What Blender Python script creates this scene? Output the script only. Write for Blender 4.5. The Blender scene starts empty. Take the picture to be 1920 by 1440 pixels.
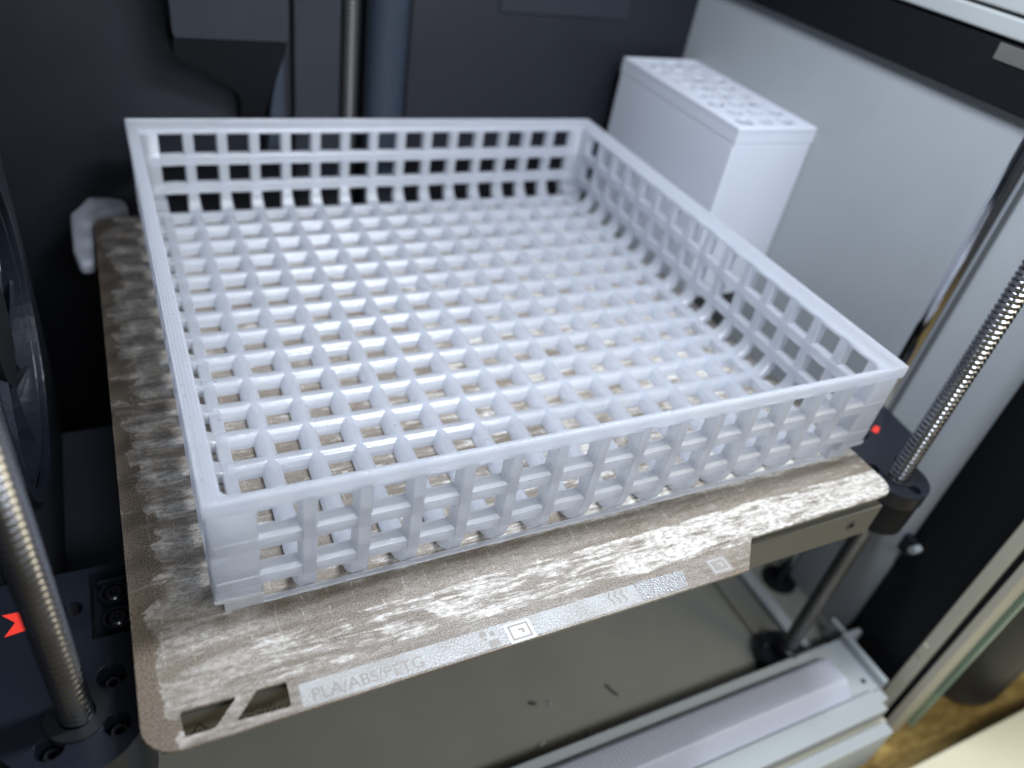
import bpy, bmesh, math, random
from mathutils import Vector, Matrix
from mathutils.geometry import tessellate_polygon
random.seed(7)
MM = 0.001
scene = bpy.context.scene
COL = scene.collection

# ------------------------------------------------------------------ camera
cam_d = bpy.data.cameras.new('camera')
cam = bpy.data.objects.new('camera', cam_d); COL.objects.link(cam)
rt = Vector((0.89637605, -0.41466432, 0.1567274))
dn = Vector((-0.14387727, -0.60655286, -0.78191621))
fw = Vector((0.41929621, 0.67834145, -0.60336023))
M = Matrix.Identity(4)
for i in range(3):
    M[i][0], M[i][1], M[i][2] = rt[i], -dn[i], -fw[i]
M.translation = Vector((-5.82, -130.07, 182.30)) * MM
cam.matrix_world = M
cam_d.sensor_fit = 'HORIZONTAL'; cam_d.sensor_width = 36.0
cam_d.lens = 1444.36 / 1920 * 36
cam_d.clip_start = 0.01; cam_d.clip_end = 20
cam_d.dof.use_dof = True
cam_d.dof.focus_distance = 0.228
cam_d.dof.aperture_fstop = 7.0
scene.camera = cam

# ------------------------------------------------------------------ world and lamps
world = bpy.data.worlds.new('World'); scene.world = world
world.use_nodes = True
bg = world.node_tree.nodes['Background']
bg.inputs[0].default_value = (0.86, 0.92, 1.0, 1); bg.inputs[1].default_value = 0.05

def lamp(name, loc, target, size, power, color, size_y=None):
    d = bpy.data.lights.new(name, 'AREA'); d.energy = power; d.color = color
    d.size = size * MM
    if size_y: d.shape = 'RECTANGLE'; d.size_y = size_y * MM
    o = bpy.data.objects.new(name, d); COL.objects.link(o)
    o.location = Vector(loc) * MM
    o.rotation_euler = (Vector(target) - Vector(loc)).to_track_quat('-Z', 'Y').to_euler()
    return o
lamp('chamber_led_lamp', (150, 14, 295), (120, 95, 0), 110, 1.75, (0.82, 0.89, 1.0), 18)
lamp('room_fill', (560, -380, 380), (240, 0, -80), 260, 1.5, (1.0, 0.88, 0.64))  # added warm fill, stands in for light from the unseen room
lamp('front_fill', (170, -430, 400), (140, 0, -20), 360, 2.6, (0.84, 0.91, 1.0), 100)  # added cool fill without a known source, for front parts and rib highlights

vs = scene.view_settings
vs.view_transform = 'Standard'; vs.look = 'None'; vs.exposure = 0.15; vs.gamma = 1.0
vs.use_curve_mapping = False

# ------------------------------------------------------------------ materials
def nt(name):
    m = bpy.data.materials.new(name); m.use_nodes = True
    t = m.node_tree; return m, t, t.nodes['Principled BSDF'], t.links

def simple(name, col, rough=0.5, metal=0.0, bump=0.0, bscale=600, vary=0.12, spec=0.5, coat=0.0):
    m, t, p, L = nt(name)
    tc = t.nodes.new('ShaderNodeTexCoord')
    n = t.nodes.new('ShaderNodeTexNoise'); n.inputs['Scale'].default_value = 35; n.inputs['Detail'].default_value = 5
    L.new(tc.outputs['Object'], n.inputs['Vector'])
    mix = t.nodes.new('ShaderNodeMix'); mix.data_type = 'RGBA'
    a = [c * (1 - vary) for c in col]; b = [min(1, c * (1 + vary)) for c in col]
    mix.inputs[6].default_value = (*a, 1); mix.inputs[7].default_value = (*b, 1)
    L.new(n.outputs['Fac'], mix.inputs[0]); L.new(mix.outputs[2], p.inputs['Base Color'])
    p.inputs['Roughness'].default_value = rough; p.inputs['Metallic'].default_value = metal
    p.inputs['Specular IOR Level'].default_value = spec
    p.inputs['Coat Weight'].default_value = coat
    rr = t.nodes.new('ShaderNodeMapRange'); rr.inputs[3].default_value = max(0.03, rough - 0.08); rr.inputs[4].default_value = min(1, rough + 0.08)
    L.new(n.outputs['Fac'], rr.inputs[0]); L.new(rr.outputs[0], p.inputs['Roughness'])
    if bump:
        n2 = t.nodes.new('ShaderNodeTexNoise'); n2.inputs['Scale'].default_value = bscale; n2.inputs['Detail'].default_value = 3
        L.new(tc.outputs['Object'], n2.inputs['Vector'])
        bp = t.nodes.new('ShaderNodeBump'); bp.inputs['Strength'].default_value = bump; bp.inputs['Distance'].default_value = 0.0003
        L.new(n2.outputs['Fac'], bp.inputs['Height']); L.new(bp.outputs['Normal'], p.inputs['Normal'])
    return m

def printed(name, col, sss, trans, rough, layers=(0, 0, 1), bump=0.35, pitch=0.0009, coat=0.0, lucent=0.0):
    """fused-filament plastic: fine layer lines and small blobs"""
    m, t, p, L = nt(name)
    p.inputs['Base Color'].default_value = (*col, 1)
    p.inputs['Subsurface Weight'].default_value = sss
    p.inputs['Subsurface Radius'].default_value = (1.0, 1.0, 1.0)
    p.inputs['Subsurface Scale'].default_value = 0.0030
    p.inputs['Transmission Weight'].default_value = trans
    p.inputs['Roughness'].default_value = rough
    p.inputs['IOR'].default_value = 1.5
    p.inputs['Coat Weight'].default_value = coat; p.inputs['Coat Roughness'].default_value = 0.20; p.inputs['Coat IOR'].default_value = 1.6
    tc = t.nodes.new('ShaderNodeTexCoord')
    g = t.nodes.new('ShaderNodeNewGeometry')
    sep = t.nodes.new('ShaderNodeSeparateXYZ'); L.new(g.outputs['Position'], sep.inputs[0])
    mu = t.nodes.new('ShaderNodeMath'); mu.operation = 'MULTIPLY'; mu.inputs[1].default_value = 2 * math.pi / pitch
    L.new(sep.outputs['Z'], mu.inputs[0])
    mp = t.nodes.new('ShaderNodeMapping'); mp.inputs['Scale'].default_value = (500, 500, 1800)
    L.new(g.outputs['Position'], mp.inputs['Vector'])
    n = t.nodes.new('ShaderNodeTexNoise'); n.inputs['Scale'].default_value = 1; n.inputs['Detail'].default_value = 3
    L.new(mp.outputs[0], n.inputs['Vector'])
    ad = t.nodes.new('ShaderNodeMath'); ad.operation = 'MULTIPLY_ADD'; ad.inputs[1].default_value = 3.0
    L.new(n.outputs['Fac'], ad.inputs[0]); L.new(mu.outputs[0], ad.inputs[2])
    si = t.nodes.new('ShaderNodeMath'); si.operation = 'SINE'; L.new(ad.outputs[0], si.inputs[0])
    h = t.nodes.new('ShaderNodeMath'); h.operation = 'MULTIPLY_ADD'; h.inputs[1].default_value = 0.35
    L.new(si.outputs[0], h.inputs[0]); L.new(n.outputs['Fac'], h.inputs[2])
    bp = t.nodes.new('ShaderNodeBump'); bp.inputs['Strength'].default_value = bump; bp.inputs['Distance'].default_value = 0.0004
    L.new(h.outputs[0], bp.inputs['Height'])
    if coat: L.new(bp.outputs['Normal'], p.inputs['Coat Normal'])
    else: L.new(bp.outputs['Normal'], p.inputs['Normal'])
    rr = t.nodes.new('ShaderNodeMapRange'); rr.inputs[3].default_value = rough - 0.12; rr.inputs[4].default_value = rough + 0.15
    L.new(n.outputs['Fac'], rr.inputs[0]); L.new(rr.outputs[0], p.inputs['Roughness'])
    if lucent:
        tl = t.nodes.new('ShaderNodeBsdfTranslucent'); tl.inputs['Color'].default_value = (0.88, 0.91, 0.97, 1)
        ms = t.nodes.new('ShaderNodeMixShader'); ms.inputs[0].default_value = lucent
        L.new(p.outputs[0], ms.inputs[1]); L.new(tl.outputs[0], ms.inputs[2])
        L.new(ms.outputs[0], t.nodes['Material Output'].inputs['Surface'])
    return m

MAT = {}
MAT['petg'] = printed('translucent_white_plastic', (0.90, 0.92, 0.965), 0.0, 0.74, 0.32, coat=1.0, lucent=0.27, bump=0.7)
MAT['white_print'] = printed('white_printed_plastic', (0.47, 0.49, 0.54), 0.2, 0.0, 0.5, bump=0.12)
MAT['lilac'] = printed('translucent_strip_plastic', (0.62, 0.64, 0.73), 0.0, 0.2, 0.3, bump=0.15, lucent=0.2)
def ribbed():
    m = MAT['lilac']; t = m.node_tree; L = t.links; p = t.nodes['Principled BSDF']
    g = t.nodes.new('ShaderNodeNewGeometry'); sp = t.nodes.new('ShaderNodeSeparateXYZ'); L.new(g.outputs['Position'], sp.inputs[0])
    mu = t.nodes.new('ShaderNodeMath'); mu.operation = 'MULTIPLY'; mu.inputs[1].default_value = 2 * math.pi / 0.0022; L.new(sp.outputs['X'], mu.inputs[0])
    si = t.nodes.new('ShaderNodeMath'); si.operation = 'SINE'; L.new(mu.outputs[0], si.inputs[0])
    bp = t.nodes.new('ShaderNodeBump'); bp.inputs['Strength'].default_value = 0.5; bp.inputs['Distance'].default_value = 0.0003
    L.new(si.outputs[0], bp.inputs['Height']); L.new(bp.outputs['Normal'], p.inputs['Normal'])
ribbed()
MAT['navy'] = simple('dark_navy_plastic', (0.0075, 0.0085, 0.013), 0.5, bump=0.15, bscale=2500, spec=0.35)
MAT['navy_light'] = simple('slate_plastic', (0.013, 0.0155, 0.021), 0.45, bump=0.1, bscale=2500, spec=0.35)
MAT['blue_slate'] = simple('blue_slate_column', (0.014, 0.020, 0.031), 0.4)
MAT['black'] = simple('black_plastic', (0.004, 0.0045, 0.006), 0.6, bump=0.1, bscale=2500, spec=0.18)
MAT['gloss_black'] = simple('glossy_black_casting', (0.007, 0.009, 0.014), 0.33, bump=0.25, bscale=900, spec=0.4)
MAT['wall_grey'] = simple('grey_wall_paint', (0.27, 0.288, 0.30), 0.36, vary=0.07, bump=0.06, bscale=3000)
MAT['floor'] = simple('olive_grey_floor', (0.20, 0.197, 0.17), 0.42, vary=0.12, bump=0.08, bscale=2000)
MAT['sill'] = simple('pale_grey_plastic', (0.34, 0.365, 0.375), 0.45, vary=0.05, bump=0.08, bscale=2500)
MAT['sill_dim'] = simple('grey_top_frame', (0.27, 0.285, 0.28), 0.5, vary=0.05)
MAT['tan'] = simple('tan_grey_bed_panel', (0.078, 0.077, 0.064), 0.42, vary=0.05)
MAT['pillar'] = simple('warm_grey_frame', (0.38, 0.36, 0.29), 0.35, vary=0.06)
MAT['steel'] = simple('steel_thread', (0.33, 0.333, 0.35), 0.2, metal=1.0, vary=0.35)
MAT['chrome'] = simple('chrome_rod', (0.62, 0.63, 0.66), 0.10, metal=1.0, vary=0.05)
MAT['bolt'] = simple('dark_bolt_steel', (0.05, 0.05, 0.055), 0.28, metal=0.8)
MAT['thread_dark'] = simple('dull_dark_thread', (0.035, 0.035, 0.034), 0.4)  # dark non-metal in place of steel on the back screw
MAT['slate_block'] = simple('slate_block', (0.06, 0.068, 0.09), 0.5)
MAT['red'] = simple('red_sticker', (0.75, 0.035, 0.02), 0.5, vary=0.05)
MAT['print_dark'] = simple('dark_print', (0.012, 0.012, 0.012), 0.6)
MAT['etch'] = simple('etched_lettering', (0.20, 0.178, 0.158), 0.5, vary=0.4)
MAT['dull_white'] = simple('dull_white_plastic', (0.25, 0.26, 0.29), 0.5)
MAT['etch_light'] = simple('pale_marker_print', (0.50, 0.54, 0.56), 0.5, vary=0.2)
MAT['scrap'] = simple('dark_filament', (0.015, 0.015, 0.016), 0.4)
MAT['drum'] = simple('dark_drum', (0.035, 0.034, 0.030), 0.45)
MAT['cream'] = simple('cream_panel', (0.66, 0.62, 0.47), 0.45, vary=0.05)

def wood():
    m, t, p, L = nt('varnished_wood')
    tc = t.nodes.new('ShaderNodeTexCoord'); mp = t.nodes.new('ShaderNodeMapping'); mp.inputs['Scale'].default_value = (30, 90, 30)
    L.new(tc.outputs['Object'], mp.inputs['Vector'])
    n = t.nodes.new('ShaderNodeTexNoise'); n.inputs['Scale'].default_value = 1; n.inputs['Detail'].default_value = 8; n.inputs['Roughness'].default_value = 0.7
    L.new(mp.outputs[0], n.inputs['Vector'])
    r = t.nodes.new('ShaderNodeValToRGB'); e = r.color_ramp.elements
    e[0].position = 0.35; e[0].color = (0.11, 0.062, 0.012, 1); e[1].position = 0.68; e[1].color = (0.40, 0.29, 0.10, 1)
    L.new(n.outputs['Fac'], r.inputs[0]); L.new(r.outputs[0], p.inputs['Base Color']); p.inputs['Roughness'].default_value = 0.45
    return m
MAT['wood'] = wood()

def glass():
    m, t, p, L = nt('green_edge_glass')
    p.inputs['Base Color'].default_value = (0.55, 0.78, 0.66, 1); p.inputs['Transmission Weight'].default_value = 0.7
    p.inputs['Roughness'].default_value = 0.12
    return m
MAT['glass'] = glass()

def plate_mat():
    """textured bronze sheet with dried white glue brushed along x"""
    m, t, p, L = nt('glue_smeared_textured_sheet')
    N = t.nodes.new
    g = N('ShaderNodeNewGeometry')
    def noise(sc, detail=6, rough=0.6, dist=0.0, off=(0, 0, 0)):
        mp = N('ShaderNodeMapping'); mp.inputs['Scale'].default_value = sc; mp.inputs['Location'].default_value = off
        L.new(g.outputs['Position'], mp.inputs['Vector'])
        n = N('ShaderNodeTexNoise'); n.inputs['Scale'].default_value = 1; n.inputs['Detail'].default_value = detail
        n.inputs['Roughness'].default_value = rough; n.inputs['Distortion'].default_value = dist
        L.new(mp.outputs[0], n.inputs['Vector']); return n.outputs['Fac']
    def math_(op, a, b=None, c=None):
        k = N('ShaderNodeMath'); k.operation = op
        for i, v in enumerate((a, b, c)):
            if v is None: continue
            if isinstance(v, (int, float)): k.inputs[i].default_value = v
            else: L.new(v, k.inputs[i])
        return k.outputs[0]
    def rng(v, a, b, c=0.0, d=1.0, smooth=True):
        k = N('ShaderNodeMapRange'); k.interpolation_type = 'SMOOTHSTEP' if smooth else 'LINEAR'
        k.inputs[1].default_value = a; k.inputs[2].default_value = b; k.inputs[3].default_value = c; k.inputs[4].default_value = d
        L.new(v, k.inputs[0]); return k.outputs[0]
    sep = N('ShaderNodeSeparateXYZ'); L.new(g.outputs['Position'], sep.inputs[0])
    X, Y = sep.outputs['X'], sep.outputs['Y']
    streak = noise((30, 210, 1), 7, 0.58, 1.0)           # brush strokes along x
    strok2 = noise((75, 560, 1), 6, 0.62, 0.4, (4.4, 1.3, 0))
    blotch = noise((62, 80, 1), 6, 0.65, 0.8, (3.1, 7.7, 0))
    cloud = noise((24, 42, 1), 6, 0.55, 1.6, (9.0, 2.0, 0))
    fine = noise((420, 900, 1), 4, 0.7, 0.3)
    grain = noise((2300, 2300, 2300), 2, 0.5)
    # how much glue was brushed on: generous to the right and front, thin along the left edge
    dx = rng(X, -0.012, 0.012, -0.10, 0.0)
    dx2 = rng(X, 0.02, 0.20, -0.01, 0.055)
    dtab = rng(Y, -0.0235, -0.0195, -0.16, 0.0)           # bare grip tab
    front_band = math_('MULTIPLY', rng(Y, -0.0075, -0.0060), rng(Y, 0.0005, 0.003, -0.15, 0.0))   # darker band with less glue along the tray's front
    front_band = math_('MULTIPLY', front_band, rng(X, -0.006, 0.004))
    under = rng(Y, 0.0, 0.012, 0.0, -0.035)
    dens = math_('ADD', math_('ADD', dx, math_('ADD', dx2, under)), math_('ADD', dtab, front_band))
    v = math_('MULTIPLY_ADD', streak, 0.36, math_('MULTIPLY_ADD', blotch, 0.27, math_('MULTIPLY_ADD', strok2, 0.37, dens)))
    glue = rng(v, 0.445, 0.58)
    # cloudy half-wiped film on the left strip
    wob = math_('MULTIPLY_ADD', cloud, 0.016, math_('MULTIPLY', blotch, 0.006))
    scal = math_('ABSOLUTE', math_('SINE', math_('MULTIPLY_ADD', Y, 47.0, math_('MULTIPLY', cloud, 9.0))))
    edge = math_('SUBTRACT', math_('SUBTRACT', X, wob), math_('MULTIPLY', scal, -0.0075))
    puddle = rng(edge, -0.0200, -0.0192)
    rimline = rng(math_('ABSOLUTE', math_('ADD', edge, 0.0195)), 0.0, 0.0006, 0.16, 0.0)
    film = math_('MULTIPLY', math_('MULTIPLY_ADD', puddle, rng(streak, 0.36, 0.64, 0.10, 0.60), rimline), rng(X, 0.0, 0.02, 1.0, 0.45))
    # lines left by earlier prints
    lx = math_('ABSOLUTE', math_('SUBTRACT', math_('FRACT', math_('MULTIPLY_ADD', Y, 71.0, math_('MULTIPLY', blotch, 0.5))), 0.5))
    ly = math_('ABSOLUTE', math_('SUBTRACT', math_('FRACT', math_('MULTIPLY_ADD', X, 143.0, math_('MULTIPLY', cloud, 0.6))), 0.5))
    lines = math_('MAXIMUM', rng(lx, 0.0, 0.025, 1.0, 0.0), rng(ly, 0.0, 0.04, 1.0, 0.0))
    lines = math_('MULTIPLY', lines, math_('MULTIPLY', rng(strok2, 0.46, 0.62), 0.6))
    lines = math_('MULTIPLY', lines, rng(Y, -0.018, -0.004))
    # light falling through the tray's left wall, painted on as pale squares
    gx = math_('ABSOLUTE', math_('SUBTRACT', math_('FRACT', math_('MULTIPLY', Y, 69.9)), 0.5))
    light_squares = math_('MULTIPLY', rng(gx, 0.27, 0.31, 0.0, 0.30), math_('MULTIPLY', rng(X, -0.011, -0.009), rng(X, -0.001, 0.001, 1.0, 0.0)))
    light_squares = math_('MULTIPLY', light_squares, rng(Y, -0.01, 0.0))
    tot = math_('MINIMUM', math_('ADD', math_('MAXIMUM', glue, film), math_('MAXIMUM', lines, light_squares)), 1.0)
    bare = N('ShaderNodeMix'); bare.data_type = 'RGBA'
    bare.inputs[6].default_value = (0.074, 0.056, 0.039, 1); bare.inputs[7].default_value = (0.158, 0.125, 0.092, 1)
    L.new(rng(grain, 0.35, 0.68), bare.inputs[0])
    gl = N('ShaderNodeMix'); gl.data_type = 'RGBA'
    gl.inputs[6].default_value = (0.25, 0.226, 0.195, 1); gl.inputs[7].default_value = (0.52, 0.502, 0.462, 1)
    L.new(rng(fine, 0.35, 0.62), gl.inputs[0])
    mx = N('ShaderNodeMix'); mx.data_type = 'RGBA'
    L.new(math_('MULTIPLY', tot, rng(grain, 0.3, 0.6, 0.86, 1.0)), mx.inputs[0])
    L.new(bare.outputs[2], mx.inputs[6]); L.new(gl.outputs[2], mx.inputs[7])
    L.new(mx.outputs[2], p.inputs['Base Color'])
    L.new(rng(grain, 0.3, 0.7, 0.22, 0.55), p.inputs['Roughness'])
    p.inputs['Specular IOR Level'].default_value = 0.6
    bp = N('ShaderNodeBump'); bp.inputs['Strength'].default_value = 0.55; bp.inputs['Distance'].default_value = 0.00022
    L.new(math_('MULTIPLY_ADD', glue, 0.4, math_('MULTIPLY_ADD', fine, 0.4, grain)), bp.inputs['Height'])
    L.new(bp.outputs['Normal'], p.inputs['Normal'])
    return m
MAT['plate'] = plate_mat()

def strip_mat():
    """pale grainy print strip on the front tab, worn to a darker foil at its far end"""
    m, t, p, L = nt('pale_grainy_label')
    N = t.nodes.new
    g = N('ShaderNodeNewGeometry')
    n = N('ShaderNodeTexNoise'); n.inputs['Scale'].default_value = 1700; n.inputs['Detail'].default_value = 3; L.new(g.outputs['Position'], n.inputs['Vector'])
    n2 = N('ShaderNodeTexNoise'); n2.inputs['Scale'].default_value = 110; n2.inputs['Detail'].default_value = 5; L.new(g.outputs['Position'], n2.inputs['Vector'])
    r = N('ShaderNodeValToRGB'); e = r.color_ramp.elements
    e[0].position = 0.32; e[0].color = (0.20, 0.185, 0.165, 1); e[1].position = 0.60; e[1].color = (0.32, 0.325, 0.32, 1)
    ad = N('ShaderNodeMath'); ad.operation = 'MULTIPLY_ADD'; ad.inputs[1].default_value = 0.6
    ml = N('ShaderNodeMath'); ml.operation = 'MULTIPLY'; ml.inputs[1].default_value = 0.4
    L.new(n2.outputs['Fac'], ml.inputs[0]); L.new(n.outputs['Fac'], ad.inputs[0]); L.new(ml.outputs[0], ad.inputs[2])
    L.new(ad.outputs[0], r.inputs[0]); L.new(r.outputs[0], p.inputs['Base Color'])
    p.inputs['Roughness'].default_value = 0.3
    bp = N('ShaderNodeBump'); bp.inputs['Strength'].default_value = 0.6; bp.inputs['Distance'].default_value = 0.0002
    L.new(n.outputs['Fac'], bp.inputs['Height']); L.new(bp.outputs['Normal'], p.inputs['Normal'])
    return m
MAT['strip'] = strip_mat()
MAT['foil'] = simple('worn_dark_foil', (0.24, 0.24, 0.235), 0.3, metal=0.3, bump=0.9, bscale=1500, vary=0.5)

# ------------------------------------------------------------------ geometry helpers (millimetres in, metres out)
def obj(name, data, mat, parent=None):
    V, F = data
    me = bpy.data.meshes.new(name)
    me.from_pydata([Vector(v) * MM for v in V], [], F); me.validate(); me.update()
    bm = bmesh.new(); bm.from_mesh(me); bmesh.ops.recalc_face_normals(bm, faces=bm.faces); bm.to_mesh(me); bm.free()
    me.materials.append(MAT[mat] if isinstance(mat, str) else mat)
    o = bpy.data.objects.new(name, me); COL.objects.link(o)
    if parent: o.parent = parent
    return o
def smooth(o, angle=40):
    for p in o.data.polygons: p.use_smooth = True
    md = o.modifiers.new('edges', 'EDGE_SPLIT'); md.split_angle = math.radians(angle)
    return o
def bevel(o, w=0.4, seg=2):
    md = o.modifiers.new('bevel', 'BEVEL'); md.width = w * MM; md.segments = seg; md.limit_method = 'ANGLE'; md.angle_limit = math.radians(35)
    return o
def empty(name, loc=(0, 0, 0)):
    o = bpy.data.objects.new(name, None); COL.objects.link(o); o.empty_display_size = 0.01
    return o
def tag(o, label=None, cat=None, group=None, kind=None):
    if label: o['label'] = label
    if cat: o['category'] = cat
    if group: o['group'] = group
    if kind: o['kind'] = kind
    return o
def box(x0, x1, y0, y1, z0, z1):
    V = [(x, y, z) for z in (z0, z1) for y in (y0, y1) for x in (x0, x1)]
    return V, [(0, 2, 3, 1), (4, 5, 7, 6), (0, 1, 5, 4), (2, 6, 7, 3), (0, 4, 6, 2), (1, 3, 7, 5)]
def merge(*parts):
    V, F = [], []
    for v, f in parts:
        n = len(V); V += list(v); F += [tuple(i + n for i in q) for q in f]
    return V, F
def prism(outer, holes, a0, a1, axis='z'):
    """extrude a polygon with holes along an axis"""
    loops = [outer] + list(holes)
    flat = [p for l in loops for p in l]; n = len(flat)
    tris = tessellate_polygon([[Vector((p[0], p[1], 0)) for p in l] for l in loops])
    def put(p, a):
        if axis == 'z': return (p[0], p[1], a)
        if axis == 'y': return (p[0], a, p[1])
        return (a, p[0], p[1])
    V = [put(p, a0) for p in flat] + [put(p, a1) for p in flat]
    F = [tuple(t) for t in tris] + [tuple(i + n for i in reversed(t)) for t in tris]
    s = 0
    for l in loops:
        k = len(l)
        for i in range(k):
            j = (i + 1) % k
            F.append((s + i, s + j, s + j + n, s + i + n))
        s += k
    return V, F
def arc(cx, cy, r, a0, a1, n):
    return [(cx + r * math.cos(math.radians(a0 + (a1 - a0) * i / n)), cy + r * math.sin(math.radians(a0 + (a1 - a0) * i / n))) for i in range(n + 1)]
def circle(cx, cy, r, n=32):
    return [(cx + r * math.cos(2 * math.pi * i / n), cy + r * math.sin(2 * math.pi * i / n)) for i in range(n)]
def lathe(prof, cx, cy, n=32):
    V, F = [], []
    for r, z in prof:
        for i in range(n):
            a = 2 * math.pi * i / n; V.append((cx + r * math.cos(a), cy + r * math.sin(a), z))
    for k in range(len(prof) - 1):
        for i in range(n):
            j = (i + 1) % n; F.append((k * n + i, k * n + j, (k + 1) * n + j, (k + 1) * n + i))
    F.append(tuple(range(n))); F.append(tuple((len(prof) - 1) * n + i for i in range(n)))
    return V, F
def rr_section(w, h, e=3.0, n=16):
    """rounded bar section, superellipse"""
    out = []
    for i in range(n):
        a = 2 * math.pi * (i + 0.5) / n; c, s = math.cos(a), math.sin(a)
        k = (abs(c) ** e + abs(s) ** e) ** (-1 / e)
        out.append((w / 2 * c * k, h / 2 * s * k))
    return out
def sweep(path, sec, side, widen=None):
    """path of 3-D points lying in one plane; side = unit normal of that plane"""
    side = Vector(side); P = [Vector(p) for p in path]; V, F = [], []; n = len(sec)
    for i, p in enumerate(P):
        t = (P[min(i + 1, len(P) - 1)] - P[max(i - 1, 0)]).normalized(); b = t.cross(side)
        k = widen[i] if widen else 1.0
        for (u, v) in sec: V.append(tuple(p + side * u * k + b * v))
    for k in range(len(P) - 1):
        for i in range(n):
            j = (i + 1) % n; F.append((k * n + i, k * n + j, (k + 1) * n + j, (k + 1) * n + i))
    F.append(tuple(range(n))); F.append(tuple((len(P) - 1) * n + i for i in range(n)))
    return V, F
def text(name, body, size, mat, parent, mw, extrude=0.03):
    c = bpy.data.curves.new(name, 'FONT'); c.body = body; c.size = size * MM; c.extrude = extrude * MM
    tmp = bpy.data.objects.new(name + '_tmp', c); COL.objects.link(tmp)
    bpy.context.view_layer.update()
    me = bpy.data.meshes.new_from_object(tmp.evaluated_get(bpy.context.evaluated_depsgraph_get()))
    bpy.data.objects.remove(tmp)
    me.materials.clear(); me.materials.append(MAT[mat])
    me.transform(mw)
    o = bpy.data.objects.new(name, me); COL.objects.link(o); o.parent = parent
    return o
def copy_tree(o, loc=None, parent=None):
    c = o.copy(); COL.objects.link(c); c.parent = parent
    if loc is not None: c.location = loc
    for ch in o.children: copy_tree(ch, None, c)
    return c

# ------------------------------------------------------------------ the setting: the printer's enclosure
FZ = -150
# back wall
bw = obj('back_wall', merge(box(-80, 77.2, 262, 272.5, FZ, 190), box(114, 316, 262, 272.5, FZ, 190), box(99.7, 114.3, 271.8, 276, FZ, 190)), 'navy')
tag(bw, kind='structure')
bevel(obj('raised_panel', box(77.5, 100.2, 257.5, 271.5, FZ + .1, 189.5), 'navy_light', bw), 1.0)
colv = [(114.2 + 10.6 + 10.6 * math.cos(math.radians(a)), 262.5 - 7.5 * math.sin(math.radians(a))) for a in range(0, 181, 12)]
smooth(obj('rounded_column', prism(colv, [], FZ + .1, 189.5), 'blue_slate', bw), 50)
bevel(obj('raised_label_panel', box(184, 263, 260.8, 262.6, 91, 140), 'navy_light', bw), 0.6)
obj('seam_strip', box(136.0, 137.2, 261.2, 262.6, FZ + .2, 189), 'black', bw)
# right wall
rw = obj('right_wall', box(310, 315, -4, 262, FZ, 190), 'wall_grey'); tag(rw, kind='structure')
bevel(obj('black_front_panel', box(309.2, 315.5, -36.5, -4.2, FZ, 189), 'black', rw), 0.6)
bevel(obj('black_top_beam', box(305.2, 310.6, -20, 259, 114.8, 137), 'black', rw), 0.8)
bevel(obj('beam_patch', box(304.6, 305.6, 34, 72, 130.0, 136.0), simple('worn_grey_plastic', (0.09, 0.085, 0.08), 0.4), rw), 0.2)
bevel(obj('pale_top_rail', box(303.5, 309.8, -20, 259, 138.2, 145), 'sill_dim', rw), 0.8)
bevel(obj('pale_top_lip', box(306, 309.6, -20, 259, 146.2, 185), 'sill_dim', rw), 0.8)
# left wall
lw = obj('left_wall', box(-85, -80, -60, 262, FZ, 190), 'navy'); tag(lw, kind='structure')
# floor pan of the enclosure
fl = obj('floor_pan', box(-80, 312, -8.2, 262, FZ - 6, FZ), 'floor'); tag(fl, kind='structure')
fh = smooth(obj('rod_socket', lathe([(10, FZ + .02), (10, FZ + 1.0), (8, FZ + 1.4), (4.6, FZ + 1.2)], 302, 39, 32), 'black', fl), 40)
obj('floor_rib', box(279, 286, -8, 120, FZ + .02, FZ + 4), 'sill', fl)
bevel(obj('floor_rib', box(262, 266, 12, 120, FZ + .02, FZ + 2), 'floor', fl), .4)

# outside: table top
tb = obj('table_top', box(-500, 1200, -700, 900, -196, -178), 'wood'); tag(tb, kind='structure')

# ------------------------------------------------------------------ front sill of the printer opening
sl = empty('front_sill'); tag(sl, 'pale grey plastic sill along the bottom of the printer opening', 'sill')
bevel(obj('inner_step', box(-80, 297.0, -37.8, -8.4, FZ - 6, -138), 'sill', sl), 0.6)
bevel(obj('sill_bar', box(-80, 290, -48.5, -38, FZ - 6, -135.5), 'sill', sl), 0.7)
bevel(obj('groove_back', box(-80, 290, -51.4, -48.7, FZ - 6, -142), 'pillar', sl), 0.3)
bevel(obj('front_bar', box(-80, 286, -57.5, -51.6, -170, -138.5), 'sill', sl), 0.7)
bevel(obj('end_tab', box(284, 296, -44, -38.2, -142, -137.2), 'sill', sl), 0.5)
bevel(obj('end_bracket', merge(box(297.2, 300.2, -38, -8.2, FZ - 4, -133)), 'sill', sl), 0.6)
bevel(obj('bracket_foot', box(300.4, 309, -11.5, -8.4, FZ - 4, -133.4), 'sill', sl), 0.6)
bevel(obj('bracket_foot', box(300.4, 303.4, -8.2, 2, FZ, -136), 'sill', sl), 0.6)
smooth(obj('screw_hole', lathe([(1.3, -137.98), (1.3, -137.8), (0.2, -137.75)], 291, -32, 16), 'black', sl))

# translucent curved strip lying on the sill step
def hump():
    prof = [(-15.2, -137.9), (-15.6, -134.8), (-17.5, -132.9), (-22, -131.6), (-30.0, -130.4), (-31.2, -131.0), (-34.2, -134.6), (-37.2, -137.2)]
    back = [(-35.8, -137.9), (-32.8, -135.2), (-30.2, -132.4), (-22.4, -133.6), (-18.6, -134.6), (-17.0, -136.0), (-16.6, -137.9)]
    poly = [(y, z) for y, z in prof] + back
    return prism(poly, [], 40, 277, 'x')
hs = smooth(obj('translucent_strip', hump(), 'lilac'), 28); tag(hs, 'long translucent lilac-white plastic strip lying on the grey sill step', 'plastic strip')

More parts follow.
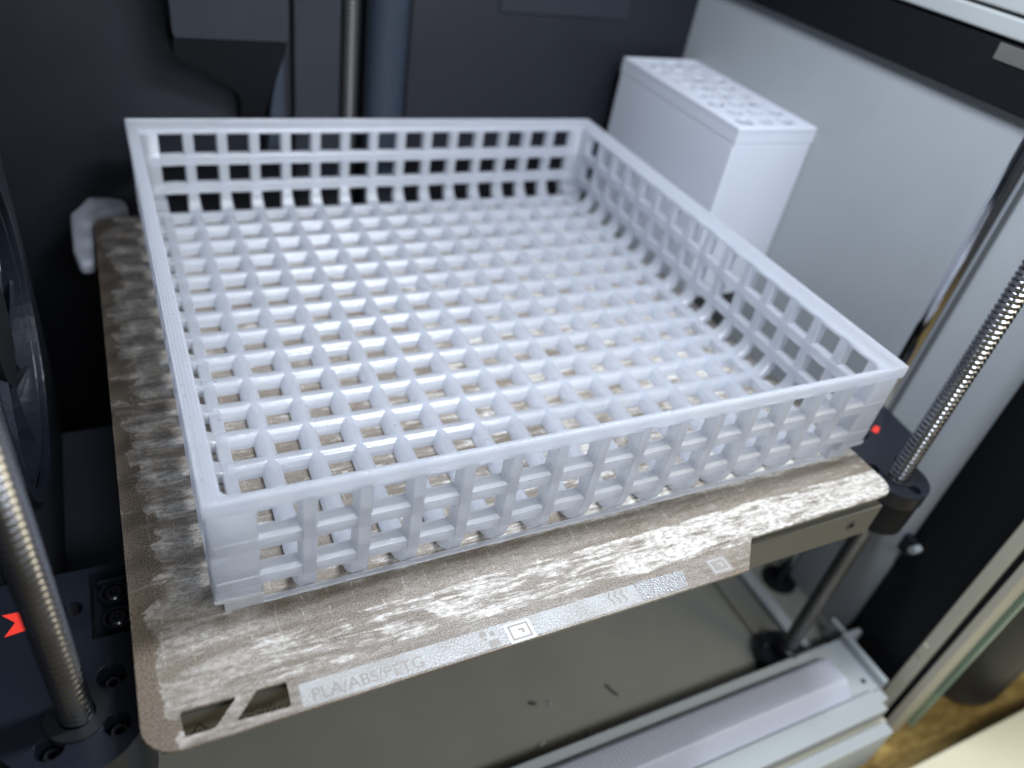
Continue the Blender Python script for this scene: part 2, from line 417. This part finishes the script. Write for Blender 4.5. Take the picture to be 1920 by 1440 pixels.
# front right pillar and glass door
fp = empty('front_pillar'); tag(fp, 'warm grey upright frame post with grooves at the edge of the opening', 'frame post')
bevel(obj('post', box(306, 320, -43.2, -36.8, -172, 190), 'pillar', fp), 0.8)
bevel(obj('groove_strip', box(308, 320, -46.0, -43.4, -172, 190), 'black', fp), 0.2)
bevel(obj('post_ridge', box(306.5, 320, -50.2, -46.2, -172, 190), 'pillar', fp), 0.6)
bevel(obj('catch', box(305.2, 306.4, -40, -37.5, -112, -104), 'pillar', fp), 0.3)
gd = empty('glass_door'); tag(gd, 'green tinted glass door swung open along the printer side', 'glass door')
bevel(obj('pane', box(321, 325, -52.6, 150, -165, 180), 'glass', gd), 0.4)
bevel(obj('hinge', box(318, 320.8, -50, -40, 60, 80), 'black', gd), 0.4)

# outside things
dr = smooth(obj('dark_canister', lathe([(20, -177.8), (23.5, -176.5), (24.5, -173), (24.5, -60), (23, -57), (3, -56.5)], 388, -33, 48), 'drum'), 35)
tag(dr, 'dark smooth round canister standing on the yellow wooden table', 'canister')
wb = empty('cream_case'); tag(wb, 'cream flat case with a dark seam on the wooden table', 'case')
bevel(obj('lid', box(180, 620, -170, -68.5, -171.2, -164.5), 'cream', wb), 1.2)
obj('seam', box(181, 619, -169, -69.4, -171.9, -171.3), 'print_dark', wb)
bevel(obj('tray', box(180, 620, -170, -68.7, -177.8, -172.0), 'cream', wb), 1.2)

# ------------------------------------------------------------------ chute on the back wall
ch = empty('waste_chute'); tag(ch, 'black angular waste chute hanging on the dark back wall', 'chute')
def frus(front, back, yf, yb):
    n = len(front); V = [(x, yf(z), z) for x, z in front] + [(x, yb, z) for x, z in back]
    F = [tuple(range(n)), tuple(range(2 * n - 1, n - 1, -1))] + [(i, (i + 1) % n, (i + 1) % n + n, i + n) for i in range(n)]
    return V, F
up = [(23, 190), (23, 80), (24, 78), (70.5, 78), (71.4, 80), (71.6, 190)]
bevel(obj('upper_body', prism(up, [], 238, 261.8, 'y'), 'navy_light', ch), 0.4)
lo = [(23, 77.9), (22.8, 71), (25, 68), (49.3, 52), (51.2, 46), (51.2, 30), (61, 30), (64, 45), (70.6, 74), (70.8, 77.9)]
bevel(obj('lower_snout', frus(lo, lo, lambda z: 238.6 + (78 - z) * 0.42, 261.9), 'black', ch), 0.6)  # black stands in for the underside's shade; upper body paler as lit
bevel(obj('side_cheek', prism([(65.5, 47), (71.5, 74), (71.5, 17), (62, 17)], [], 252, 257.2, 'y'), 'blue_slate', ch), .5)

# ------------------------------------------------------------------ fan housing on the left
fa = empty('side_fan'); tag(fa, 'black round side fan in a dark housing on the left wall', 'fan')
cy, cz = 103, 29
hous = [(47, -80), (150, -80)] + [(176, -45), (186, 10), (188, 60), (176, 110), (47, 110)]
bevel(obj('housing', prism(hous, [circle(cy, cz, 51, 48)], -52, -43, 'x'), 'navy', fa), 1.2)
bevel(obj('back_box', box(-79.8, -52.2, 47, 176, -78, 108), 'black', fa), 1)
ring = prism(circle(cy, cz, 53.5, 64), [circle(cy, cz, 49.5, 64)], -43.2, -40.6, 'x')
bevel(obj('trim_ring', ring, 'gloss_black', fa), 0.9, 3)
ring = prism(circle(cy, cz, 46.5, 64), [circle(cy, cz, 44.5, 64)], -51, -42.2, 'x')
bevel(obj('inner_ring', ring, 'gloss_black', fa), 0.6, 2)
obj('hub', prism(circle(cy, cz, 17, 40), [], -51.9, -44, 'x'), 'black', fa)
blade = []
for k in range(9):
    a = 2 * math.pi * k / 9
    V = []
    for r in (17, 25, 34, 44):
        for (da, x) in ((-0.16, -50.5), (0.20, -45.0)):
            q = a + da + 0.012 * (r - 17); V.append((x, cy + r * math.cos(q), cz + r * math.sin(q)))
    bl = obj('blade', (V, [(0, 1, 3, 2), (2, 3, 5, 4), (4, 5, 7, 6)]), 'gloss_black', fa)
    md = bl.modifiers.new('thick', 'SOLIDIFY'); md.thickness = 0.0012

gb = bevel(obj('grey_block', box(-79.9, -14, 80, 160, FZ + .02, -62), 'slate_block'), 1.2)
tag(gb, 'slate grey rectangular block low between the left wall and the bed', 'block')

# ------------------------------------------------------------------ lead screws, rods, brackets
def screw_mesh(z0, z1, R=4.0, depth=0.62, pitch=2.2, n=20, per=6):
    V, F = [], []
    steps = int((z1 - z0) / pitch * per)
    for k in range(steps + 1):
        z = z0 + (z1 - z0) * k / steps
        for i in range(n):
            ph = ((z / pitch) - i / n) % 1.0
            if ph < .30: r = R
            elif ph < .5: r = R - depth * (ph - .30) / .2
            elif ph < .8: r = R - depth
            else: r = R - depth * (1 - ph) / .2
            a = 2 * math.pi * i / n; V.append((r * math.cos(a), r * math.sin(a), z))
    for k in range(steps):
        for i in range(n):
            j = (i + 1) % n; F.append((k * n + i, k * n + j, (k + 1) * n + j, (k + 1) * n + i))
    return V, F
scr = {'label': {}}
def lead_screw(x, y, z0, z1, label):
    r = empty('lead_screw'); r.location = Vector((x, y, 0)) * MM; tag(r, label, 'lead screw', 'threaded lead screws of the bed lift')
    o = obj('threaded_shaft', screw_mesh(z0, z1), 'steel', r)
    for p in o.data.polygons: p.use_smooth = True
    smooth(obj('end_collar', lathe([(6.5, FZ + .05), (6.5, z0 + 1.5), (5.6, z0 + 2.4), (3.2, z0 + 2.4)], 0, 0, 32), 'bolt', r))
    return r
lead_screw(-34.3, -5, -137, 175, 'steel threaded lead screw rising through the bracket with the red arrow sticker')
LR = lead_screw(266, -3, -137, 175, 'steel threaded lead screw standing before the grey right wall')
for a in (20, 140, 260):
    smooth(obj('collar_screw', lathe([(1.6, -142.5), (1.6, -140.6), (1.2, -140.2), (0.3, -140.2)], 10.2 * math.cos(math.radians(a)), 10.2 * math.sin(math.radians(a)), 14), 'bolt', LR))
smooth(obj('foot_flange', lathe([(13.5, FZ + .05), (13.5, -143.4), (12.8, -142.6), (6.6, -142.6)], 0, 0, 40), 'gloss_black', LR))
LB = lead_screw(106.8, 266, -137, 188, 'dark threaded lead screw in the groove of the dark back wall')
for c_ in LB.children: c_.data.materials[0] = MAT['thread_dark']
def rod(x, y, label):
    o = smooth(obj('guide_rod', lathe([(3.2, FZ + .05), (4.0, FZ + 1), (4.0, 186), (3.4, 187)], x, y, 32), 'chrome')); tag(o, label, 'rod'); return o
rod(302, 39, 'smooth chrome guide rod in front of the grey right wall')

def bolt(parent, x, y, z, r=2.3, h=1.9):
    b = smooth(obj('bolt', lathe([(r, z), (r, z + h * .75), (r * .8, z + h), (r * .45, z + h), (r * .42, z + h * .35), (.1, z + h * .35)], x, y, 20), 'bolt', parent), 40)
    return b
def ring_wall(x, y, r0, r1, z0, z1, n=28):
    return prism(circle(x, y, r1, n), [circle(x, y, r0, n)], z0, z1)

bl = empty('lift_bracket'); tag(bl, 'glossy black lift bracket with a red arrow sticker around the lead screw', 'bracket', 'bed lift brackets')
sx, sy = -34.3, -5
out = [(-70, 42)] + [(-13, 41)] + [(-13, 8)] + arc(sx, sy, 16.5, 25, -150, 16) + [(-70, 12)]
pocket = [(-30.2, 39.2), (-20, 39.2), (-14.5, 39.2), (-14.5, 16.2), (-30.2, 16.2)]
hole = circle(-34.6, 27.8, 2.6, 20)
nut_hole = circle(sx, sy, 4.9, 32)
wells = [circle(-26.2, 3.6, 3.6, 20), circle(-40.4, -11.6, 3.4, 20), circle(-25.6, -10.4, 3.2, 20)]
bevel(obj('arm', prism(out, [pocket, hole, nut_hole] + wells, -22, -15), 'gloss_black', bl), 0.5, 2)
smooth(obj('lower_boss', lathe([(12, -48), (15.2, -46), (15.8, -24), (15.8, -22.05)], sx, sy, 48), 'gloss_black', bl))
bevel(obj('pocket_floor', box(-30.0, -13.2, 16.4, 39.0, -22, -20.6), 'gloss_black', bl), .2)
for (x, y) in ((-26.2, 3.6), (-40.4, -11.6), (-25.6, -10.4)):
    bolt(bl, x, y, -22, 2.4, 3.4)
for (x, y) in ((-24.5, 33.5), (-24.0, 24.5)):
    bolt(bl, x, y, -20.5, 2.6, 2.0)
    obj('boss_ring', ring_wall(x, y, 3.0, 3.9, -20.55, -18.6), 'gloss_black', bl)
bevel(obj('pocket_rail', box(-28.6, -14.6, 36.6, 38.0, -20.55, -17.2), 'gloss_black', bl), .3)
smooth(obj('nut_flange', ring_wall(sx, sy, 4.3, 7.4, -17, -14.2, 40), 'bolt', bl), 30)
flag = [(-51.4, 31.2), (-44.6, 31.0), (-44.6, 24.6), (-50.6, 23.8), (-48.2, 27.8)]
obj('arrow_sticker', prism(flag, [], -14.98, -14.90), 'red', bl)

br = empty('lift_bracket'); tag(br, 'black lift bracket at the bed corner beside the grey right wall', 'bracket', 'bed lift brackets')
sx, sy = 266, -3
out = [(300, 44), (238, 44), (238, 4)] + arc(sx, sy, 13, 165, 360, 18) + [(279.5, 8), (296, 14)]
bevel(obj('arm', prism(out, [circle(sx, sy, 4.9, 32), circle(274.6, 3.4, 2.8, 18), circle(258.2, 3.8, 2.8, 18), circle(266.6, -11.4, 2.6, 18), circle(271, 22, 2.6, 18)], -22, -15), 'gloss_black', br), .5, 2)
smooth(obj('lower_boss', lathe([(9, -40), (12.2, -38), (12.6, -24), (12.6, -22.05)], sx, sy, 40), 'black', br))
for (x, y) in ((274.6, 3.4), (258.2, 3.8), (266.6, -11.4)):
    bolt(br, x, y, -22, 2.1, 5.4)
smooth(obj('nut_flange', ring_wall(sx, sy, 4.3, 6.6, -17, -14.4, 36), 'bolt', br), 30)
obj('arrow_sticker', prism([(277.5, 23.2), (282, 25.2), (283, 23.2), (278.4, 20.8)], [], -14.98, -14.9), 'red', br)

# small latch on the black wall panel
la = empty('wall_latch'); tag(la, 'small black latch with a bright white tip on the black panel', 'latch')
bevel(obj('body', box(305.2, 309.0, -8.5, -2.0, -75, -65), 'gloss_black', la), .8)
smooth(obj('tip', prism(circle(-9.6, -68.6, 1.9, 18), [], 303.8, 308.8, 'x'), 'sill', la), 40)

# ------------------------------------------------------------------ heated bed with its front panel
hb = empty('heated_bed'); tag(hb, 'heated bed with tan grey front panel under the build plate', 'heated bed')
bevel(obj('bed_slab', box(-16, 234, -15.5, 226, -12, -1.2), 'black', hb), 0.5)
fpn = bevel(obj('front_panel', box(-16.5, 232, -20.2, -18.2, -19.5, -4.6), 'tan', hb), 0.35)
obj('support_frame', box(-14, 232, 4, 40, -22, -12.2), 'black', hb)
bevel(obj('top_flange', box(-16.5, 232, -18.0, -15.7, -6.5, -4.7), 'tan', hb), 0.3)
# printed warning
def face_front(x, z, y=-20.24):
    m4 = Matrix(((1, 0, 0, x * MM), (0, 0, -1, y * MM), (0, 1, 0, z * MM), (0, 0, 0, 1)))
    return m4
text('warning_lettering', 'WARNING!', 2.7, 'print_dark', fpn, face_front(-3.0, -11.9))
text('warning_lettering', 'HOT SURFACE', 2.7, 'print_dark', fpn, face_front(-3.0, -14.6))
def tri_ring(cx, cz, r0, r1):
    a = [(cx + r1 * math.cos(math.radians(t)), cz + r1 * math.sin(math.radians(t))) for t in (90, 210, 330)]
    b = [(cx + r0 * math.cos(math.radians(t)), cz + r0 * math.sin(math.radians(t))) for t in (90, 210, 330)]
    return prism(a, [b], -20.28, -20.22, 'y')
obj('warning_triangle', tri_ring(-7.4, -13.0, 2.9, 3.6), 'print_dark', fpn)
for k in range(3):
    x = -8.5 + k * 1.1
    pth = [(x + .28 * math.sin(q * 1.6), -20.25, -13.9 + q * .36) for q in range(6)]
    obj('heat_wave', sweep(pth, [(-.03, -.12), (.03, -.12), (.03, .12), (-.03, .12)], (0, 1, 0)), 'print_dark', fpn)
obj('bolt_recess', prism(circle(219.3, -11.6, 2.3, 22), [], -20.4, -20.22, 'y'), 'bolt', fpn)
obj('bolt_socket', prism(circle(219.3, -11.6, 1.2, 6), [], -20.55, -20.42, 'y'), 'black', fpn)

# ------------------------------------------------------------------ build plate
def rounded(pts):
    out = []
    for i, (x, y, r) in enumerate(pts):
        if r == 0: out.append((x, y)); continue
        p = Vector((x, y)); a = Vector(pts[i - 1][:2]); b = Vector(pts[(i + 1) % len(pts)][:2])
        da, db = (a - p).normalized(), (b - p).normalized(); half = math.acos(max(-1, min(1, da.dot(db)))) / 2
        t = r / math.tan(half); c = p + (da + db).normalized() * (r / math.sin(half))
        s, e = p + da * t, p + db * t
        a0 = math.atan2(s.y - c.y, s.x - c.x); a1 = math.atan2(e.y - c.y, e.x - c.x)
        d = (a1 - a0 + math.pi) % (2 * math.pi) - math.pi
        for k in range(7): out.append((c.x + r * math.cos(a0 + d * k / 6), c.y + r * math.sin(a0 + d * k / 6)))
    return out
bp = empty('build_plate'); tag(bp, 'bronze textured build plate smeared with white glue under the tray', 'build plate')
outline = rounded([(-19.6, -30.6, 8), (156.0, -31.0, 1.2), (166.0, -20.0, 1.5), (237.6, -19.0, 7), (237.6, 232.5, 7), (-18.6, 232.5, 7)])
cut1 = rounded([(-11.2, -21.2, .8), (2.0, -21.5, .5), (-4.0, -28.0, .5), (-10.6, -28.0, .8)])
cut2 = rounded([(6.4, -21.5, .5), (13.5, -21.6, .8), (13.4, -28.5, .8), (.5, -27.9, .4)])
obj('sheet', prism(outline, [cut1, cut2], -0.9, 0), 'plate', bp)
obj('label_strip', prism(rounded([(16.0, -23.5, .5), (116.0, -23.9, .5), (116.0, -30.2, .5), (15.9, -30.0, .5)]), [], 0.004, 0.03), 'strip', bp)
obj('foil_patch', prism(rounded([(116.2, -23.7, .6), (134.4, -24.2, .6), (132.6, -29.9, .6), (116.2, -30.0, .6)]), [], 0.004, 0.034), 'foil', bp)
def on_plate(x, y, z=0.034):
    return Matrix.Translation(Vector((x, y, z)) * MM)
text('etched_lettering', 'PLA/ABS/PETG', 4.7, 'etch', bp, on_plate(18.4, -29.0, 0.05), .012)
def quads(rects, z0, z1):
    return merge(*[box(a, b, c, d, z0, z1) for a, b, c, d in rects])
def marker(cx, cy, s, m_a, m_b, z=.035):
    obj('marker_square', prism([(cx - s, cy - s * .78), (cx + s, cy - s * .78), (cx + s, cy + s * .78), (cx - s, cy + s * .78)], [], z, z + .02), m_a, bp)
    q = s * .8; w = s * .17
    obj('marker_frame', prism([(cx - q, cy - q * .78), (cx + q, cy - q * .78), (cx + q, cy + q * .78), (cx - q, cy + q * .78)],
        [[(cx - q + w, cy - q * .78 + w), (cx + q - w, cy - q * .78 + w), (cx + q - w, cy + q * .78 - w), (cx - q + w, cy + q * .78 - w)]], z + .024, z + .04), m_b, bp)
    obj('marker_hook', prism([(cx - .1 * s, cy + .22 * s), (cx + .35 * s, cy + .22 * s), (cx + .35 * s, cy - .2 * s), (cx + .12 * s, cy - .2 * s), (cx + .12 * s, cy + .06 * s), (cx - .1 * s, cy + .06 * s)], [], z + .024, z + .04), m_b, bp)
marker(76.0, -27.5, 3.9, 'etch_light', 'etch')
marker(147.5, -26.2, 4.0, 'etch', 'strip', .006)
for (x0, x1, y0, y1) in ((64.5, 66.6, -26.2, -24.2), (66.0, 69.4, -29.9, -27.6), (67.4, 69.0, -26.6, -25.0), (64.9, 66.4, -27.3, -26.5)):
    obj('worn_patch', prism(rounded([(x0, y0, .3), (x1, y0 + .15, .3), (x1 - .2, y1, .4), (x0 + .2, y1 - .1, .3)]), [], .034, .05), 'etch', bp)
for k in range(3):
    x = 106.5 + 2.2 * k
    pth = [(x + .45 * math.sin(q * 1.3), -28.6 + q * .72, .045) for q in range(7)]
    obj('heat_mark', sweep(pth, [(-.012, -.2), (.012, -.2), (.012, .2), (-.012, .2)], (0, 0, 1)), 'etch', bp)

# crumpled white clip at the back left corner
cl = bmesh.new()
pts = [(-28.5, 238, 0.5), (-28, 206, -0.5), (-26, 195.5, -2), (-19.8, 196.5, -2), (-19.2, 232, .5), (-14, 237, 1.5), (-3.5, 240, 1.0), (-4.5, 247, 2.2), (-14, 249, 3.2), (-20, 243.5, 3.2)]
V = [(x, y, z) for x, y, z in pts] + [(x * .98 - .4, y - 1, -8) for x, y, z in pts]
n = len(pts)
F = [tuple(range(n)), tuple(range(2 * n - 1, n - 1, -1))] + [(i, (i + 1) % n, n + (i + 1) % n, n + i) for i in range(n)]
cl.free()
wc = smooth(bevel(obj('corner_clip', (V, F), 'dull_white'), 2.4, 4), 60); tag(wc, 'crumpled white plastic clip at the back corner of the plate', 'clip')

# ------------------------------------------------------------------ the printed tray
tr = empty('mesh_tray'); tag(tr, 'translucent white square mesh tray printed on the build plate', 'tray')
W = 235.0; PI = 14.3; C0 = W / 2 - 7 * PI      # first opening centre
lines_ = [C0 + PI / 2 + PI * k for k in range(14)]
# rim
prof = [(0.35, 39.6), (0.0, 40.4), (0.0, 44.5), (0.2, 44.9), (0.6, 44.95), (1.1, 44.5), (1.35, 44.42), (2.0, 43.7), (2.3, 43.62), (3.0, 42.9), (3.3, 42.82), (4.0, 42.1), (4.3, 42.0), (4.9, 41.3), (5.0, 41.0), (5.0, 40.2), (4.5, 39.4), (2.6, 39.2)]
V, F = [], []
for (d, z) in prof:
    V += [(d, d, z), (W - d, d, z), (W - d, W - d, z), (d, W - d, z)]
n = len(prof)
for k in range(n):
    kk = (k + 1) % n
    for i in range(4):
        j = (i + 1) % 4; F.append((k * 4 + i, k * 4 + j, kk * 4 + j, kk * 4 + i))
smooth(obj('rim', (V, F), 'petg', tr), 35)
SIDES = [((1, 0), (0, 1), (0, 0)), ((0, 1), (-1, 0), (W, 0)), ((-1, 0), (0, -1), (W, W)), ((0, -1), (1, 0), (0, W))]  # along, inward, origin
def bar_section(w_out, w, w_in, t):
    """(across, depth) loop; depth +t/2 is the outer face: narrow outside, full width within, softened inside"""
    h = t / 2
    half = [(w_out / 2 - .25, h), (w_out / 2, h - .25), (w / 2, h - 1.1), (w / 2, -h + 1.0), (w_in / 2, -h + .3), (w_in / 2 - .45, -h)]
    return half + [(-a, d) for a, d in reversed(half)]
sec_p = bar_section(3.5, 4.6, 4.3, 4.8)
sec_b = bar_section(4.0, 5.1, 4.7, 4.7)
pil_path = [(2.52, 41), (2.52, 27), (2.52, 13.4), (2.7, 11.2), (3.4, 8.0), (4.6, 5.2), (6.5, 3.2), (9.2, 2.0), (12.4, 1.5)]
for (al, inw, o0) in SIDES:
    al3 = Vector((al[0], al[1], 0))
    def at(s, d, z): return (o0[0] + al[0] * s + inw[0] * d, o0[1] + al[1] * s + inw[1] * d, z)
    proto = None
    for s in lines_:
        j = random.uniform(-.12, .12)
        smooth(obj('wall_pillar', sweep([at(s + j, d, z) for d, z in pil_path], sec_p, al3, [1, 1, 1, 1.03, 1.12, 1.22, 1.3, 1.3, 1.3]), 'petg', tr), 24)
    for z in (27.3, 13.5):
        pth = [at(s, 2.74 + random.uniform(-.05, .05), z + random.uniform(-.12, .12)) for s in [1.6 + (W - 3.2) * q / 60 for q in range(61)]]
        smooth(obj('wall_bar', sweep(pth, [(-v, u) for u, v in sec_b], inw + (0,)), 'petg', tr), 24)
# corner posts
def corner(cx, cy, sx, sy):
    q = 12.0
    poly = [(1.9, .55), (q, .55), (q + .3, 1.2), (q + .3, 3.8), (q, 4.75), (8.4, 4.9), (6.2, 6.2), (4.9, 8.4), (4.75, q), (3.8, q + .3), (1.2, q + .3), (.55, q), (.55, 1.9), (.8, .8)]
    return prism([(cx + sx * x, cy + sy * y) for x, y in poly], [], 7.0, 40.6)
for (cx, cy_, sx_, sy_) in ((0, 0, 1, 1), (W, 0, -1, 1), (W, W, -1, -1), (0, W, 1, -1)):
    smooth(bevel(obj('corner_post', corner(cx, cy_, sx_, sy_), 'petg', tr), 0.5, 2), 45)
    # foot of the corner, curving inwards
    V, F = [], []
    for d, z in ((0.3, 9.0), (0.5, 7.4), (1.4, 6.2), (2.8, 5.0), (3.0, 0.02)):
        V += [(cx + sx_ * x, cy_ + sy_ * y, z) for x, y in ((d, d), (13, d), (13, 13), (d, 13))]
    for k in range(4):
        for i in range(4):
            j = (i + 1) % 4; F.append((k * 4 + i, k * 4 + j, k * 4 + 4 + j, k * 4 + 4 + i))
    F.append((0, 1, 2, 3)); F.append((16, 17, 18, 19))
    # sloping top
    V[2] = (V[2][0], V[2][1], 6.4); V[1] = (V[1][0], V[1][1], 8.0); V[3] = (V[3][0], V[3][1], 8.0)
    bevel(obj('corner_foot', (V, F), 'petg', tr), .4)
# outer lip and inner ridge of the base
def square_ring(d0, d1, z0, z1):
    return prism([(d0, d0), (W - d0, d0), (W - d0, W - d0), (d0, W - d0)], [[(d1, d1), (W - d1, d1), (W - d1, W - d1), (d1, W - d1)]], z0, z1)
bevel(obj('base_lip', square_ring(3.0, 4.9, .01, 0.7), 'petg', tr), .25, 2)
bevel(obj('base_ridge', square_ring(9.6, 13.6, .02, 4.5), 'petg', tr), 0.7, 3)
# floor ribs with rounded tops
sec_h = [(3.15, 0), (3.12, 1.0), (2.95, 2.2), (2.5, 3.3), (1.9, 4.05), (1.15, 4.5), (.35, 4.7)]
sec_r = [(-a, z) for a, z in sec_h] + list(reversed(sec_h))
for k, s in enumerate(lines_):
    for ax in (0, 1):
        z0 = .03 + .005 * ax; hz = 1.0 + .015 * ax
        n = 30; V, F = [], []
        for q in range(n + 1):
            u = 11.5 + (W - 23) * q / n; j = random.uniform(-.06, .06); jz = random.uniform(-.05, .05)
            for (a, z) in sec_r:
                p = (u, s + a + j) if ax == 0 else (s + a + j, u)
                V.append((p[0], p[1], z0 + z * hz + (jz if z > 2.5 else 0)))
        m_ = len(sec_r)
        for q in range(n):
            for i in range(m_):
                jn = (i + 1) % m_; F.append((q * m_ + i, q * m_ + jn, (q + 1) * m_ + jn, (q + 1) * m_ + i))
        F.append(tuple(range(m_))); F.append(tuple(n * m_ + i for i in range(m_)))
        smooth(obj('floor_rib', (V, F), 'petg', tr), 50)

# small burrs left along the front edge of the rim
bits = []
for k in range(90):
    x = random.uniform(3, W - 3); r = random.uniform(.12, .34); d = random.uniform(.3, 1.0)
    ring4 = [(x + r * 1.6, d, 44.75), (x, d + r, 44.75), (x - r * 1.6, d, 44.75), (x, d - r, 44.75), (x, d, 44.9 + r), (x, d, 44.5)]
    bits.append((ring4, [(0, 1, 4), (1, 2, 4), (2, 3, 4), (3, 0, 4), (1, 0, 5), (2, 1, 5), (3, 2, 5), (0, 3, 5)]))
ob = obj('rim_burrs', merge(*bits), 'petg', tr); ob['kind'] = 'stuff'

# ------------------------------------------------------------------ white box hung on the right wall
wx0, wx1, wy0, wy1, wz0, wz1 = 259.5, 309.6, 144, 250, -20, 74.6
wbx = empty('white_box'); tag(wbx, 'matte white printed box with a perforated lid on the grey wall', 'box')
bevel(obj('body', box(wx0, wx1, wy0, wy1, wz0, wz1 - 8.2), 'white_print', wbx), .8)
# lid with pierced top
lid_o = [(wx0 - .1, wy0 - .1), (wx1, wy0 - .1), (wx1, wy1 + .1), (wx0 - .1, wy1 + .1)]
holes = []
y = wy0 + 10; row = 0
while y < wy1 - 6:
    x = wx0 + 10.5 + (row % 2) * 3.0
    while x < wx1 - 7:
        nn = random.choice((5, 6, 6, 7)); r = random.uniform(4.6, 5.6); a0 = random.uniform(0, 6)
        holes.append([(x + r * random.uniform(.85, 1.1) * math.cos(a0 + 2 * math.pi * q / nn), y + r * random.uniform(.85, 1.1) * math.sin(a0 + 2 * math.pi * q / nn)) for q in range(nn)])
        x += 13.6
    y += 12.2; row += 1
inner = [(wx0 + 2.5, wy0 + 2.5), (wx1 - 2.5, wy0 + 2.5), (wx1 - 2.5, wy1 - 2.5), (wx0 + 2.5, wy1 - 2.5)]
obj('lid', prism(lid_o, [inner], wz1 - 8, wz1 - 2.2), 'white_print', wbx)
obj('lid_grille', prism([(wx0 + .6, wy0 + .6), (wx1 - .6, wy0 + .6), (wx1 - .6, wy1 - .6), (wx0 + .6, wy1 - .6)], holes, wz1 - 2.1, wz1 - .4), 'white_print', wbx)
bevel(obj('lid_edge', prism(lid_o, [[(wx0 + 3, wy0 + 3), (wx1 - 3, wy0 + 3), (wx1 - 3, wy1 - 3), (wx0 + 3, wy1 - 3)]], wz1 - 2.15, wz1), 'white_print', wbx), .4)

# ------------------------------------------------------------------ scraps on the floor pan
def scrap(x, y, L, a, r, mat, label, cat, group):
    pth = [(x + L * (q / 5 - .5) * math.cos(a) + .25 * math.sin(q * 1.7), y + L * (q / 5 - .5) * math.sin(a), FZ + r * .95) for q in range(6)]
    o = smooth(obj('filament_scrap', sweep(pth, rr_section(r * 2, r * 1.7, 2, 8), (0, 0, 1)), mat), 60)
    tag(o, label, cat, group)
scrap(132, 19.2, 3.2, -.5, .8, 'scrap', 'short thick black filament scrap on the olive floor pan', 'scrap', 'plastic scraps on the floor')
scrap(171.5, 12.4, 7.4, -1.15, .55, 'scrap', 'long thin black filament sliver on the olive floor pan', 'scrap', 'plastic scraps on the floor')
for (x, y, L, a) in ((139.5, 16.5, 3.0, 1.3), (127.5, 0.5, 2.4, .3), (150.8, -2.5, 2.6, .8), (118, -6.5, 3.0, 1.6)):
    scrap(x, y, L, a, .6, 'petg', 'small pale translucent plastic crumb on the olive floor pan', 'scrap', 'plastic scraps on the floor')
